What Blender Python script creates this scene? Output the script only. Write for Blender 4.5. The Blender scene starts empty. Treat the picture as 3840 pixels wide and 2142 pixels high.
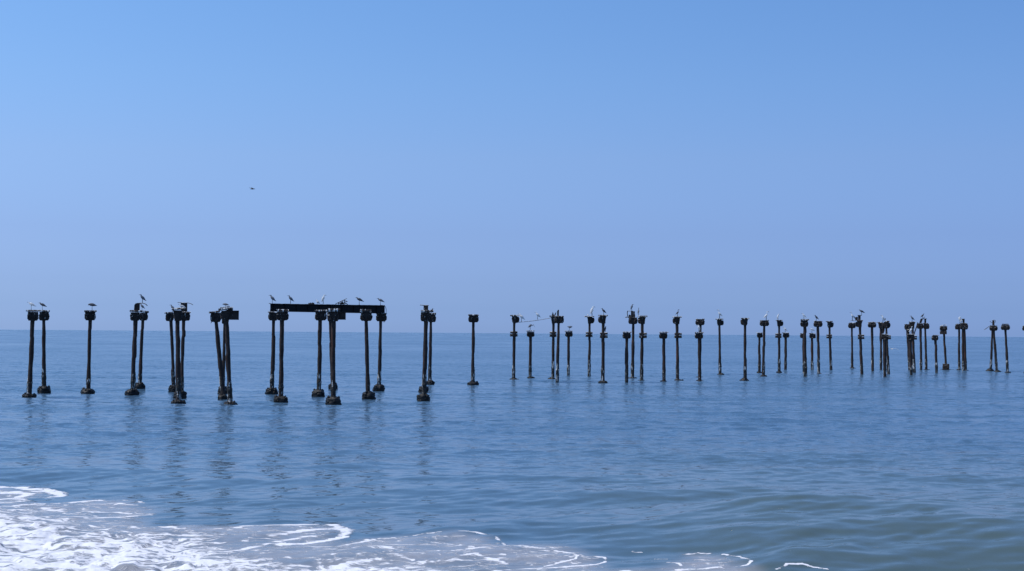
import bpy, math, random
import numpy as np
from mathutils import Vector, Matrix

R_ = math.radians
SC = bpy.context.scene
COL = SC.collection
rnd = random.Random(7)

# ------------------------------------------------------------------ camera
F = 3840 * 50 / 36.0
CAMH = 4.0
ROLL = R_(0.418)
PITCH = math.atan((1250 - 1071) / F)
CM = Matrix.Rotation(math.pi / 2 + PITCH, 3, 'X') @ Matrix.Rotation(ROLL, 3, 'Z')
cam = bpy.data.cameras.new('camera')
camo = bpy.data.objects.new('camera', cam)
COL.objects.link(camo)
cam.sensor_width = 36
cam.lens = 50
cam.clip_end = 90000
camo.location = (0, 0, CAMH)
camo.rotation_euler = CM.to_euler()
SC.camera = camo


def ray(px, py):
    return CM @ Vector(((px - 1920) / F, -(py - 1071) / F, -1))


def on_z(px, py, z=0.0):
    d = ray(px, py)
    t = (z - CAMH) / d.z
    return Vector((d.x * t, d.y * t, z))


def on_y(px, py, y):
    d = ray(px, py)
    t = y / d.y
    return Vector((d.x * t, y, CAMH + d.z * t))


REG = {'A': (60, 1080, 3.124), 'B': (460, 1080, 3.124), 'C': (960, 1080, 3.124), 'D': (1360, 1080, 3.124),
       'E': (1860, 1120, 4.226), 'F': (2160, 1120, 4.226), 'G': (2460, 1120, 4.226), 'H': (2780, 1120, 4.226),
       'I': (3140, 1120, 4.4917), 'J': (3480, 1120, 4.4917)}


def sp(reg, x, y):
    a, b, s = REG[reg]
    return a + x / s, b + y / s


# ------------------------------------------------------------------ helpers
def link(name, verts, faces, mat, parent=None, smooth=True):
    me = bpy.data.meshes.new(name)
    me.from_pydata([tuple(v) for v in verts], [], faces)
    me.validate()
    if smooth:
        me.polygons.foreach_set('use_smooth', [True] * len(me.polygons))
    me.materials.append(mat)
    o = bpy.data.objects.new(name, me)
    COL.objects.link(o)
    if parent:
        o.parent = parent
    return o


def empty(name, loc, label, cat, group=None):
    o = bpy.data.objects.new(name, None)
    o.empty_display_size = .2
    COL.objects.link(o)
    o.location = loc
    o['label'] = label
    o['category'] = cat
    if group:
        o['group'] = group
    return o


class MB:
    def __init__(self):
        self.v = []
        self.f = []

    def add(self, v, f):
        n = len(self.v)
        self.v += [Vector(p) for p in v]
        self.f += [tuple(i + n for i in q) for q in f]

    def loft(self, rings, cap=True):
        n = len(rings[0])
        v = [p for r in rings for p in r]
        f = []
        for i in range(len(rings) - 1):
            for j in range(n):
                f.append((i * n + j, i * n + (j + 1) % n, (i + 1) * n + (j + 1) % n, (i + 1) * n + j))
        if cap:
            f.append(tuple(reversed(range(n))))
            f.append(tuple((len(rings) - 1) * n + j for j in range(n)))
        self.add(v, f)

    def chunk(self, prof, n=20, p=3.0, amp=.02, seed=0, freq=5.0, sub=4, cy=0.0):
        """prof: list of (z, xl, xr, depth) bottom to top; rounded section, rough skin."""
        rg = random.Random(seed)
        ph = [(rg.uniform(0, 6.3), rg.uniform(0, 6.3)) for _ in range(9)]
        rings = []
        L = []
        for i in range(len(prof) - 1):
            a, b = prof[i], prof[i + 1]
            for k in range(sub):
                t = k / sub
                L.append([a[q] * (1 - t) + b[q] * t for q in range(4)])
        L.append(list(prof[-1]))
        for z, xl, xr, d in L:
            cx, hw = (xl + xr) / 2, (xr - xl) / 2
            r = []
            for j in range(n):
                a = 2 * math.pi * j / n
                c, s = math.cos(a), math.sin(a)
                c2 = math.copysign(abs(c) ** (2 / p), c)
                s2 = math.copysign(abs(s) ** (2 / p), s)
                e = 0
                for q, (u, w) in enumerate(ph):
                    k = 1 + q % 3
                    e += math.sin(a * (k * 2 + 1) + u + z * freq * (q * .6 + .7)) * math.cos(z * freq * (1 + q * .8) + w) / (1 + q * .35)
                e *= amp * .5
                e += rg.uniform(-1, 1) * amp * .45
                r.append((cx + c2 * (hw + e), cy + s2 * (d / 2 + e), z + rg.uniform(-1, 1) * amp * .25))
            rings.append(r)
        self.loft(rings)

    def tube(self, pts, rad, n=8, flat=1.0):
        pts = [Vector(p) for p in pts]
        rings = []
        for i, p in enumerate(pts):
            a = pts[max(0, i - 1)]
            b = pts[min(len(pts) - 1, i + 1)]
            t = (b - a).normalized()
            u = Vector((0, 1, 0))
            if abs(t.dot(u)) > .9:
                u = Vector((1, 0, 0))
            s = t.cross(u).normalized()
            w = s.cross(t).normalized()
            r = rad[i] if isinstance(rad, (list, tuple)) else rad
            rings.append([p + s * r * math.cos(2 * math.pi * j / n) + w * r * flat * math.sin(2 * math.pi * j / n) for j in range(n)])
        self.loft(rings)

    def slab(self, poly, y0, y1):
        """polygon of (x,z) in front view given a real thickness along y."""
        n = len(poly)
        v = [(x, y0, z) for x, z in poly] + [(x, y1, z) for x, z in poly]
        f = [tuple(range(n)), tuple(reversed(range(n, 2 * n)))]
        f += [(j, (j + 1) % n, n + (j + 1) % n, n + j) for j in range(n)]
        self.add(v, f)

    def box(self, x0, x1, y0, y1, z0, z1):
        self.slab([(x0, z0), (x1, z0), (x1, z1), (x0, z1)], y0, y1)

    def build(self, name, mat, parent=None, smooth=False):
        return link(name, self.v, self.f, mat, parent, smooth)


# ------------------------------------------------------------------ materials
def newmat(name):
    m = bpy.data.materials.new(name)
    m.use_nodes = True
    nt = m.node_tree
    return m, nt, nt.nodes['Principled BSDF']


def nd(nt, typ, **kw):
    n = nt.nodes.new(typ)
    for k, v in kw.items():
        if k.startswith('i_'):
            k2 = k[2:]
            n.inputs[int(k2) if k2.isdigit() else k2].default_value = v
        else:
            setattr(n, k, v)
    return n


def mth(nt, op, a, b=None, clamp=False):
    n = nt.nodes.new('ShaderNodeMath')
    n.operation = op
    n.use_clamp = clamp
    for i, q in enumerate((a, b)):
        if q is None:
            continue
        if isinstance(q, (int, float)):
            n.inputs[i].default_value = q
        else:
            nt.links.new(q, n.inputs[i])
    return n.outputs[0]


def mixc(nt, f, a, b):
    n = nt.nodes.new('ShaderNodeMix')
    n.data_type = 'RGBA'
    for sck, q in ((n.inputs[0], f), (n.inputs[6], a), (n.inputs[7], b)):
        if isinstance(q, (int, float)):
            sck.default_value = q
        elif isinstance(q, tuple):
            sck.default_value = q if len(q) == 4 else q + (1,)
        else:
            nt.links.new(q, sck)
    return n.outputs[2]


def sstep(nt, v, lo, hi):
    n = nt.nodes.new('ShaderNodeMapRange')
    n.interpolation_type = 'SMOOTHSTEP'
    nt.links.new(v, n.inputs[0])
    n.inputs[1].default_value = lo
    n.inputs[2].default_value = hi
    return n.outputs[0]


def noise(nt, vec, scale, detail=4, rough=.55, out=0):
    n = nt.nodes.new('ShaderNodeTexNoise')
    n.inputs['Scale'].default_value = scale
    n.inputs['Detail'].default_value = detail
    n.inputs['Roughness'].default_value = rough
    nt.links.new(vec, n.inputs['Vector'])
    return n.outputs[out]


def coords(nt, scale=(1, 1, 1)):
    tc = nt.nodes.new('ShaderNodeTexCoord')
    oi = nt.nodes.new('ShaderNodeObjectInfo')
    mp = nt.nodes.new('ShaderNodeMapping')
    mp.inputs['Scale'].default_value = scale
    ad = nt.nodes.new('ShaderNodeVectorMath')
    ad.operation = 'ADD'
    sc = nt.nodes.new('ShaderNodeVectorMath')
    sc.operation = 'SCALE'
    sc.inputs[0].default_value = (31, 17, 23)
    nt.links.new(oi.outputs['Random'], sc.inputs['Scale'])
    nt.links.new(tc.outputs['Object'], mp.inputs[0])
    nt.links.new(mp.outputs[0], ad.inputs[0])
    nt.links.new(sc.outputs[0], ad.inputs[1])
    return ad.outputs[0], tc.outputs['Object']


def rust_mat(name, base, alt, rust, guano, rustlo=.5, rusthi=.68, bump=.5, top=True, glo=.62, rough=.85):
    m, nt, b = newmat(name)
    v, obj = coords(nt)
    vs, _ = coords(nt, (1, 1, .18))
    c = mixc(nt, sstep(nt, noise(nt, v, 6, 6, .65), .35, .7), base, alt)
    c = mixc(nt, sstep(nt, noise(nt, vs, 3.3, 6, .62), rustlo, rusthi), c, rust)
    # guano: runs down faces in narrow streaks and lies on upward faces
    st = sstep(nt, noise(nt, vs, 9, 3, .6), glo, glo + .07)
    st = mth(nt, 'MULTIPLY', st, guano)
    if top:
        g = nt.nodes.new('ShaderNodeNewGeometry')
        sx = nt.nodes.new('ShaderNodeSeparateXYZ')
        nt.links.new(g.outputs['Normal'], sx.inputs[0])
        up = sstep(nt, sx.outputs[2], .45, .8)
        tp = mth(nt, 'MULTIPLY', up, sstep(nt, noise(nt, v, 5, 5, .6), .4, .55))
        st = mth(nt, 'MAXIMUM', st, mth(nt, 'MULTIPLY', tp, min(1.0, guano * 1.2)))
    c = mixc(nt, st, c, (.66, .65, .61))
    nt.links.new(c, b.inputs['Base Color'])
    b.inputs['Roughness'].default_value = rough
    b.inputs['Specular IOR Level'].default_value = .3
    bp = nd(nt, 'ShaderNodeBump', i_Strength=bump, i_Distance=.03)
    nt.links.new(noise(nt, v, 14, 6, .65), bp.inputs['Height'])
    nt.links.new(bp.outputs[0], b.inputs['Normal'])
    return m


M_SHAFT = rust_mat('shaft_iron', (.025, .016, .013), (.050, .035, .029), (.11, .042, .022), .25, .55, .75, top=False, glo=.7)
M_HEAD = rust_mat('head_iron', (.018, .013, .011), (.038, .028, .024), (.09, .038, .020), .8, .6, .8, glo=.64)
M_PLATE = rust_mat('plate_iron', (.016, .013, .012), (.035, .028, .025), (.060, .034, .024), 1.0, .5, .7, glo=.53)
M_GIRD = rust_mat('girder_iron', (.007, .006, .006), (.014, .012, .012), (.030, .016, .012), .25, .66, .85, glo=.76)
M_CRUST = rust_mat('barnacles', (.012, .011, .009), (.045, .042, .036), (.03, .022, .014), .85, .5, .7, bump=1, top=False, glo=.54, rough=.6)
M_FOOT = rust_mat('mussel_lump', (.004, .004, .004), (.012, .011, .010), (.018, .013, .008), .12, .55, .75, bump=1.2, top=False, glo=.68, rough=.45)


def plain(name, a, b_, scale=20, rough=.7):
    m, nt, b = newmat(name)
    v, _ = coords(nt)
    nt.links.new(mixc(nt, noise(nt, v, scale, 3, .6), a, b_), b.inputs['Base Color'])
    b.inputs['Roughness'].default_value = rough
    return m


M_WHITE = plain('white_plumage', (.90, .89, .87), (.78, .78, .78))
_nt = M_WHITE.node_tree
_tr = nd(_nt, 'ShaderNodeBsdfTranslucent')
_tr.inputs[0].default_value = (.95, .94, .90, 1)
_mx = nd(_nt, 'ShaderNodeMixShader')
_mx.inputs[0].default_value = .5
_nt.links.new(_nt.nodes['Principled BSDF'].outputs[0], _mx.inputs[1])
_nt.links.new(_tr.outputs[0], _mx.inputs[2])
_nt.links.new(_mx.outputs[0], _nt.nodes['Material Output'].inputs[0])
M_GREY = plain('slate_plumage', (.10, .105, .12), (.16, .165, .18))
M_DARK = plain('dark_plumage', (.035, .038, .048), (.065, .068, .08))
M_LEG = plain('leg_skin', (.03, .03, .03), (.06, .055, .04))
M_BILL = plain('bill_horn', (.03, .03, .035), (.10, .08, .05))

# ------------------------------------------------------------------ water field (numpy)
rs = np.random.RandomState(11)
TAB = rs.rand(256, 256)


def vnoise(x, y):
    xi = np.floor(x).astype(np.int64)
    yi = np.floor(y).astype(np.int64)
    fx = x - xi
    fy = y - yi
    fx = fx * fx * (3 - 2 * fx)
    fy = fy * fy * (3 - 2 * fy)
    a = TAB[xi & 255, yi & 255]
    b = TAB[(xi + 1) & 255, yi & 255]
    c = TAB[xi & 255, (yi + 1) & 255]
    d = TAB[(xi + 1) & 255, (yi + 1) & 255]
    return (a * (1 - fx) + b * fx) * (1 - fy) + (c * (1 - fx) + d * fx) * fy


def fbm(x, y, o=4):
    s = 0
    a = .5
    t = 0
    for i in range(o):
        s = s + a * vnoise(x + 17.3 * i, y + 9.1 * i)
        t += a
        a *= .5
        x = x * 2.03
        y = y * 2.03
    return s / t


def smooth(e0, e1, x):
    t = np.clip((x - e0) / (e1 - e0), 0, 1)
    return t * t * (3 - 2 * t)


def wline(pts, z=0.0):
    return np.array([[on_z(x, y, z).x, on_z(x, y, z).y] for x, y in pts])


def d_line(X, Y, L):
    best = np.full(X.shape, 1e9)
    for (ax, ay), (bx, by) in zip(L[:-1], L[1:]):
        dx, dy = bx - ax, by - ay
        t = np.clip(((X - ax) * dx + (Y - ay) * dy) / (dx * dx + dy * dy + 1e-9), 0, 1)
        best = np.minimum(best, np.hypot(X - ax - t * dx, Y - ay - t * dy))
    return best


def sd_poly(X, Y, L):
    """positive inside"""
    d = d_line(X, Y, np.vstack([L, L[:1]]))
    ins = np.zeros(X.shape, bool)
    n = len(L)
    for i in range(n):
        ax, ay = L[i]
        bx, by = L[(i + 1) % n]
        if ay == by:
            continue
        c = ((ay > Y) != (by > Y)) & (X < (bx - ax) * (Y - ay) / (by - ay) + ax)
        ins ^= c
    return np.where(ins, d, -d)


# grid: rows of constant Y, spacing grows with distance; columns fan out
ys = [13.0]
while ys[-1] < 40000:
    y = ys[-1]
    ys.append(y + max(.045, y * y / 5690 * .46) if y > 20 else y + .05)
ys = np.array(ys)
th = np.concatenate([np.radians(np.linspace(-80, -24, 30))[:-1], np.arctan(np.linspace(math.tan(R_(-24)), math.tan(R_(24)), 1250)),
                     np.radians(np.linspace(24, 80, 30))[1:]])
NY, NX = len(ys), len(th)
Y = np.repeat(ys[:, None], NX, 1)
X = Y * np.tan(th)[None, :]
dY = np.gradient(ys)[:, None] + 0 * X
dX = np.maximum(np.gradient(np.tan(th))[None, :] * Y, .001)

# domain-warped coordinates so crests are not ruler straight
WX = X + 2.2 * (fbm(X * .09 + 3, Y * .09) - .5) + .5 * (fbm(X * .5, Y * .5 + 7) - .5)
WY = Y + 2.2 * (fbm(X * .09 + 40, Y * .09 + 11) - .5) + .5 * (fbm(X * .5 + 9, Y * .5) - .5)
Z = np.zeros_like(X)
chop = smooth(34, 62, Y) * (.75 + .6 * (fbm(X * .05 + 5, Y * .03) - .5) * 2) + .0
chop = np.clip(chop, 0, 1.25)
NC = 84
for i in range(NC):
    lam = .42 * (16 / .42) ** ((i + rs.rand()) / NC)
    far_dir = rs.randn() * .55
    near_dir = .45 + rs.randn() * .42
    ph = rs.rand() * 6.283
    if lam > 3:
        ang = .12 + rs.randn() * .28
        s = .010
    else:
        ang = None
        s = .0175 if lam < 1.2 else .0145
    k = 2 * math.pi / lam
    lod = smooth(1.6, 3.5, lam / dY) * smooth(1.6, 3.0, lam / dX)
    A = s / k * 1.0

    def wave(a):
        kx, ky = math.sin(a) * k, -math.cos(a) * k
        return np.sin(kx * WX + ky * WY + ph)
    if ang is not None:
        Z += A * lod * wave(ang)
    else:
        w = chop
        g = .55
        Z += A * lod * (wave(far_dir) * w * 1.5 + wave(near_dir) * (g * (1 - np.clip(w, 0, 1)) + .24))

# the nearest swell: broken into foam on the left, a smooth green face on the right
CR = [(-900, 1985, .05), (0, 1975, .05), (600, 1974, .05), (900, 1970, .06), (1290, 1996, .06), (1727, 2008, .07), (2100, 1985, .13), (2450, 1940, .27),
      (2860, 1886, .50), (3150, 1858, .58), (3400, 1872, .58), (3700, 1900, .56), (3950, 1925, .56), (4700, 1960, .5)]
cw = np.array([[*on_z(x, y, a)[:2], a] for x, y, a in CR])
o_ = np.argsort(cw[:, 0])
cw = cw[o_]
cy = np.interp(X, cw[:, 0], cw[:, 1])
ca = np.interp(X, cw[:, 0], cw[:, 2])
s_ = cy - Y + .5 * (fbm(X * .35, Y * .2) - .5)
right = smooth(.15, .5, ca)
wf = 1.3 + 3.4 * right
Z += ca * np.where(s_ < 0, np.exp(-(s_ / 2.6) ** 2), np.exp(-(s_ / wf) ** 2))
# small wavelets riding on the green face
face = right * smooth(-1, .5, s_) * (1 - smooth(9, 14, s_))
Z += face * .075 * (fbm(X * .45 + Y * .10, Y * .9 - X * .12, 3) - .5) * 2
# two lower swells further out
for pts, a, wd in (([(500, 1775), (1700, 1760), (2050, 1738), (2450, 1750), (3100, 1765), (4000, 1790)], .05, 1.2),
                   ([(-200, 1700), (700, 1680), (1500, 1690), (2300, 1660)], .03, 1.5),
                   ([(1700, 1985), (2100, 1950), (2500, 1905), (2900, 1935)], .10, .9),
                   ([(2300, 1850), (2700, 1830), (3000, 1845)], .10, 1.0)):
    L = wline(pts, a)
    d = d_line(X, Y, L)
    Z += a * np.exp(-(d / wd) ** 2) * (.6 + .8 * fbm(X * .3, Y * .3))

near = (Y < 60) & (np.abs(X) < 34)
Xn, Yn = X[near], Y[near]
DENSE = wline([(-900, 1920), (-300, 1925), (0, 1932), (119, 1952), (250, 1975), (348, 1989), (497, 2012), (621, 2010), (745, 2016), (845, 2040),
               (919, 2056), (984, 2086), (1043, 2114), (1192, 2122), (1280, 2103), (1479, 2113), (1550, 2130), (1650, 2160), (1650, 2500), (-1200, 2500)], .06)
MID = wline([(-900, 1880), (0, 1885), (150, 1905), (400, 1925), (560, 1960), (700, 1990), (820, 2012), (960, 2055), (1080, 2090), (1280, 2095), (1500, 2092),
             (1800, 2106), (1950, 2142), (2000, 2500), (-1200, 2500)], .05)
MURK = wline([(-900, 1800), (0, 1805), (100, 1815), (225, 1826), (120, 1848), (90, 1870), (180, 1872), (350, 1862), (500, 1866), (540, 1880), (600, 1915),
              (540, 1940), (600, 1972), (900, 1968), (1130, 1961), (1260, 1970), (1300, 2000), (1270, 2040), (1380, 2024), (1528, 2014), (1727, 2006),
              (1851, 2019), (1900, 2045), (2025, 2044), (2264, 2081), (2275, 2100), (2300, 2125), (2450, 2130), (2560, 2078), (2660, 2080),
              (2800, 2105), (2820, 2118), (2850, 2142), (2900, 2500), (-1200, 2500)], .05)
wob = (fbm(Xn * .9, Yn * .9, 4) - .5)
dense = smooth(-.5, .9, sd_poly(Xn, Yn, DENSE) + wob * 2.2)
mid = smooth(-.8, 1.4, sd_poly(Xn, Yn, MID) + wob * 2.5)
murk = smooth(-.25, .5, sd_poly(Xn, Yn, MURK) + wob * .5)
foam = .33 * murk + .08 * mid + .27 * dense
LINES = [([(894, 1984), (950, 1972), (1030, 1965), (1130, 1962), (1200, 1963), (1255, 1970), (1298, 1988), (1303, 2006), (1270, 2018), (1200, 2026), (1130, 2031), (1060, 2035)], .26, .9),
         ([(1020, 2010), (1100, 1998), (1180, 1992), (1250, 1986), (1290, 1992)], .22, .8),
         ([(900, 2060), (980, 2040), (1060, 2022), (1130, 2012), (1210, 2008)], .2, .6),
         ([(-200, 1800), (0, 1806), (60, 1808), (120, 1818), (190, 1822), (228, 1828), (215, 1836), (170, 1842), (120, 1846)], .34, 1.0),
         ([(-200, 1826), (0, 1828), (60, 1824), (110, 1828), (60, 1840), (0, 1846)], .26, .9),
         ([(0, 1845), (50, 1850), (90, 1858), (70, 1868), (20, 1875), (-100, 1880)], .34, .9),
         ([(0, 1895), (100, 1880), (180, 1873), (250, 1868), (340, 1863), (390, 1862)], .2, .8),
         ([(250, 1885), (350, 1879), (450, 1878), (520, 1882)], .13, .7),
         ([(420, 1862), (500, 1866), (545, 1873)], .13, .7),
         ([(-100, 1918), (0, 1915), (150, 1905), (300, 1915), (380, 1912), (450, 1920), (560, 1922)], .24, .6),
         ([(320, 1945), (380, 1942), (480, 1936), (560, 1925)], .18, .8),
         ([(1280, 2044), (1380, 2026), (1528, 2016), (1650, 2012), (1727, 2008), (1800, 2012), (1851, 2021), (1885, 2035), (1895, 2050)], .13, .75),
         ([(1560, 2032), (1640, 2036), (1720, 2048), (1780, 2058)], .12, .6),
         ([(1700, 2068), (1800, 2060), (1920, 2052), (2020, 2046)], .10, .8),
         ([(1930, 2056), (2020, 2064), (2125, 2073), (2200, 2077), (2264, 2084), (2275, 2095), (2240, 2104), (2150, 2110), (2050, 2117), (1900, 2124), (1800, 2130)], .13, .95),
         ([(2100, 2070), (2165, 2078), (2160, 2088), (2120, 2098), (2040, 2108)], .10, .85),
         ([(1280, 2110), (1400, 2090), (1500, 2085), (1600, 2100), (1780, 2080), (1900, 2100)], .22, .6),
         ([(2560, 2078), (2620, 2076), (2660, 2080)], .11, .95),
         ([(2700, 2086), (2745, 2092), (2775, 2098), (2790, 2108), (2820, 2117), (2800, 2125), (2740, 2127), (2640, 2126), (2540, 2130)], .12, 1.0),
         ([(2480, 2140), (2540, 2134), (2640, 2134), (2720, 2142)], .15, 1.0),
         ([(2500, 2106), (2540, 2112), (2550, 2118)], .12, 1.0),
         ([(2372, 2068), (2404, 2068)], .12, .9), ([(2320, 2094), (2390, 2096)], .08, .8),
         ([(2270, 2138), (2340, 2132), (2400, 2136)], .16, .8), ([(2440, 2095), (2500, 2094)], .07, .9),
         ([(2920, 2146), (2960, 2137), (3010, 2134), (3100, 2142)], .13, .95)]
for pts, wd, a in LINES:
    L = wline(pts, .06)
    d = d_line(Xn + .10 * (fbm(Xn * 2, Yn * 2) - .5), Yn + .35 * (fbm(Xn * 1.3 + 5, Yn * 1.3) - .5), L)
    foam = np.maximum(foam, foam * .35 + a * (.62 + .5 * fbm(Xn * 1.2 + 9, Yn * 1.2, 3)) * np.exp(-(d / (wd * np.where(Xn > on_z(1420, 2040).x, .36, .62))) ** 2))
FO = np.zeros_like(X)
MU = np.zeros_like(X)
FO[near] = foam
MU[near] = murk
lump = np.zeros_like(X)
big = fbm(Xn * 1.0, Yn * 1.3, 2)
lump[near] = dense * (.12 * (big - .45) + .09 * (fbm(Xn * 3.1, Yn * 3.1, 3) - .5) + .06 * smooth(.62, .8, fbm(Xn * 1.9 + 30, Yn * 1.9, 2))) \
    + mid * .05 * (fbm(Xn * 2.4, Yn * 2.4, 3) - .5)
Z += lump
Z *= 1 - .0 * MU

nv = NX * NY
co = np.empty((nv, 3), np.float32)
co[:, 0] = X.ravel()
co[:, 1] = Y.ravel()
co[:, 2] = Z.ravel()
idx = np.arange(nv).reshape(NY, NX)
q = np.stack([idx[:-1, :-1], idx[:-1, 1:], idx[1:, 1:], idx[1:, :-1]], -1).reshape(-1, 4).astype(np.int32)
me = bpy.data.meshes.new('sea')
me.vertices.add(nv)
me.vertices.foreach_set('co', co.ravel())
me.loops.add(len(q) * 4)
me.loops.foreach_set('vertex_index', q.ravel())
me.polygons.add(len(q))
me.polygons.foreach_set('loop_start', np.arange(len(q), dtype=np.int32) * 4)
me.polygons.foreach_set('use_smooth', np.ones(len(q), bool))
me.update()
for nm, arr in (('foam', FO), ('murk', MU), ('chop', chop), ('far', smooth(55, 230, Y))):
    at = me.attributes.new(nm, 'FLOAT', 'POINT')
    at.data.foreach_set('value', arr.astype(np.float32).ravel())
sea = bpy.data.objects.new('sea_water', me)
COL.objects.link(sea)
sea['kind'] = 'structure'


def water_mat():
    m, nt, b = newmat('sea_water')
    tc = nt.nodes.new('ShaderNodeTexCoord')
    P = tc.outputs['Object']

    def attr(n):
        a = nt.nodes.new('ShaderNodeAttribute')
        a.attribute_name = n
        return a.outputs['Fac']
    fo, mu, ch, fa = attr('foam'), attr('murk'), attr('chop'), attr('far')
    # lacy foam: warped cell edges plus ragged noise, cut by the foam density
    wn = nt.nodes.new('ShaderNodeTexNoise')
    wn.inputs['Scale'].default_value = 1.1
    wn.inputs['Detail'].default_value = 3
    nt.links.new(P, wn.inputs['Vector'])
    wv = nd(nt, 'ShaderNodeVectorMath', operation='MULTIPLY_ADD')
    nt.links.new(wn.outputs['Color'], wv.inputs[0])
    wv.inputs[1].default_value = (1.1, 1.1, 0)
    nt.links.new(P, wv.inputs[2])
    mp = nd(nt, 'ShaderNodeMapping')
    mp.inputs['Scale'].default_value = (1.4, 2.3, 0)
    nt.links.new(wv.outputs[0], mp.inputs[0])

    def vor(scale):
        v = nt.nodes.new('ShaderNodeTexVoronoi')
        v.feature = 'DISTANCE_TO_EDGE'
        v.inputs['Scale'].default_value = scale
        nt.links.new(mp.outputs[0], v.inputs['Vector'])
        return v.outputs['Distance']
    n1 = noise(nt, mp.outputs[0], 3.0, 8, .65)
    t = mth(nt, 'MULTIPLY', vor(1.0), .85)
    t = mth(nt, 'ADD', t, mth(nt, 'MULTIPLY', vor(3.3), .55))
    t = mth(nt, 'ADD', t, mth(nt, 'MULTIPLY', mth(nt, 'SUBTRACT', n1, .5), 1.5))
    ms = nd(nt, 'ShaderNodeMapping')
    ms.inputs['Rotation'].default_value = (0, 0, R_(20))
    ms.inputs['Scale'].default_value = (.7, 3.4, 0)
    nt.links.new(wv.outputs[0], ms.inputs[0])
    t = mth(nt, 'ADD', t, mth(nt, 'MULTIPLY', mth(nt, 'SUBTRACT', noise(nt, ms.outputs[0], 1.6, 5, .62), .5), 1.3))
    t = mth(nt, 'ADD', t, .34)
    dif = mth(nt, 'SUBTRACT', fo, t)
    fm = sstep(nt, dif, -.10, .17)
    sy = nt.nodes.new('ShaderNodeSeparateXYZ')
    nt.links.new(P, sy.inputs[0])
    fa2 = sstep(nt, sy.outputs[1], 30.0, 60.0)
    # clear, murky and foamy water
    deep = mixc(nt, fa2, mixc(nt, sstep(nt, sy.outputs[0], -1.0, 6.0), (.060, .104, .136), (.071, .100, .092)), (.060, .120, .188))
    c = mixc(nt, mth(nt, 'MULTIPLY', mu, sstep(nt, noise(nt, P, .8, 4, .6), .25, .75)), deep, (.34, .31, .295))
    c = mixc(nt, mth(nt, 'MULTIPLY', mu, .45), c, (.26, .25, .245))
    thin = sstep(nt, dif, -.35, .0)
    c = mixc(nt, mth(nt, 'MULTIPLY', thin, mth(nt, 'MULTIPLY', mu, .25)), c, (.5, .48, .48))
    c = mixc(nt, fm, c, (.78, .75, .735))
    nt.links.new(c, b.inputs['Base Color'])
    r = mth(nt, 'ADD', mth(nt, 'ADD', mth(nt, 'ADD', .08, mth(nt, 'MULTIPLY', ch, .10)), mth(nt, 'MULTIPLY', fa, .05)), mth(nt, 'MULTIPLY', mu, .10))
    r = mth(nt, 'ADD', r, mth(nt, 'MULTIPLY', fm, .6), True)
    nt.links.new(r, b.inputs['Roughness'])
    b.inputs['IOR'].default_value = 1.333
    # fine ripples: random facet slopes
    mr = nd(nt, 'ShaderNodeMapping')
    mr.inputs['Rotation'].default_value = (0, 0, R_(-14))
    mr.inputs['Scale'].default_value = (.55, 1.0, 1)
    nt.links.new(P, mr.inputs[0])

    def slope(scale, det):
        n = nt.nodes.new('ShaderNodeTexNoise')
        n.inputs['Scale'].default_value = scale
        n.inputs['Detail'].default_value = det
        n.inputs['Roughness'].default_value = .6
        nt.links.new(mr.outputs[0], n.inputs['Vector'])
        s = nd(nt, 'ShaderNodeVectorMath', operation='SUBTRACT')
        nt.links.new(n.outputs['Color'], s.inputs[0])
        s.inputs[1].default_value = (.5, .5, .5)
        return s.outputs[0]
    amp = mth(nt, 'ADD', mth(nt, 'MULTIPLY', ch, 1.45), .26)
    amp = mth(nt, 'ADD', amp, mth(nt, 'MULTIPLY', mu, .12))
    s1 = nd(nt, 'ShaderNodeVectorMath', operation='SCALE')
    nt.links.new(slope(3.2, 4), s1.inputs[0])
    nt.links.new(amp, s1.inputs['Scale'])
    s2 = nd(nt, 'ShaderNodeVectorMath', operation='SCALE')
    nt.links.new(slope(1.5, 3), s2.inputs[0])
    nt.links.new(mth(nt, 'ADD', mth(nt, 'MULTIPLY', ch, .85), .08), s2.inputs['Scale'])
    s3 = nd(nt, 'ShaderNodeVectorMath', operation='ADD')
    nt.links.new(s1.outputs[0], s3.inputs[0])
    nt.links.new(s2.outputs[0], s3.inputs[1])
    fl = nd(nt, 'ShaderNodeVectorMath', operation='MULTIPLY')
    nt.links.new(s3.outputs[0], fl.inputs[0])
    fl.inputs[1].default_value = (.7, 1.0, 0)
    g = nt.nodes.new('ShaderNodeNewGeometry')
    ad = nd(nt, 'ShaderNodeVectorMath', operation='ADD')
    nt.links.new(g.outputs['Normal'], ad.inputs[0])
    nt.links.new(fl.outputs[0], ad.inputs[1])
    no = nd(nt, 'ShaderNodeVectorMath', operation='NORMALIZE')
    nt.links.new(ad.outputs[0], no.inputs[0])
    bp = nd(nt, 'ShaderNodeBump', i_Strength=.6, i_Distance=.05)
    nt.links.new(mth(nt, 'MULTIPLY', fm, mth(nt, 'ADD', .6, noise(nt, P, 5, 5, .6))), bp.inputs['Height'])
    nt.links.new(no.outputs[0], bp.inputs['Normal'])
    nt.links.new(bp.outputs[0], b.inputs['Normal'])
    return m


me.materials.append(water_mat())

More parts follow.
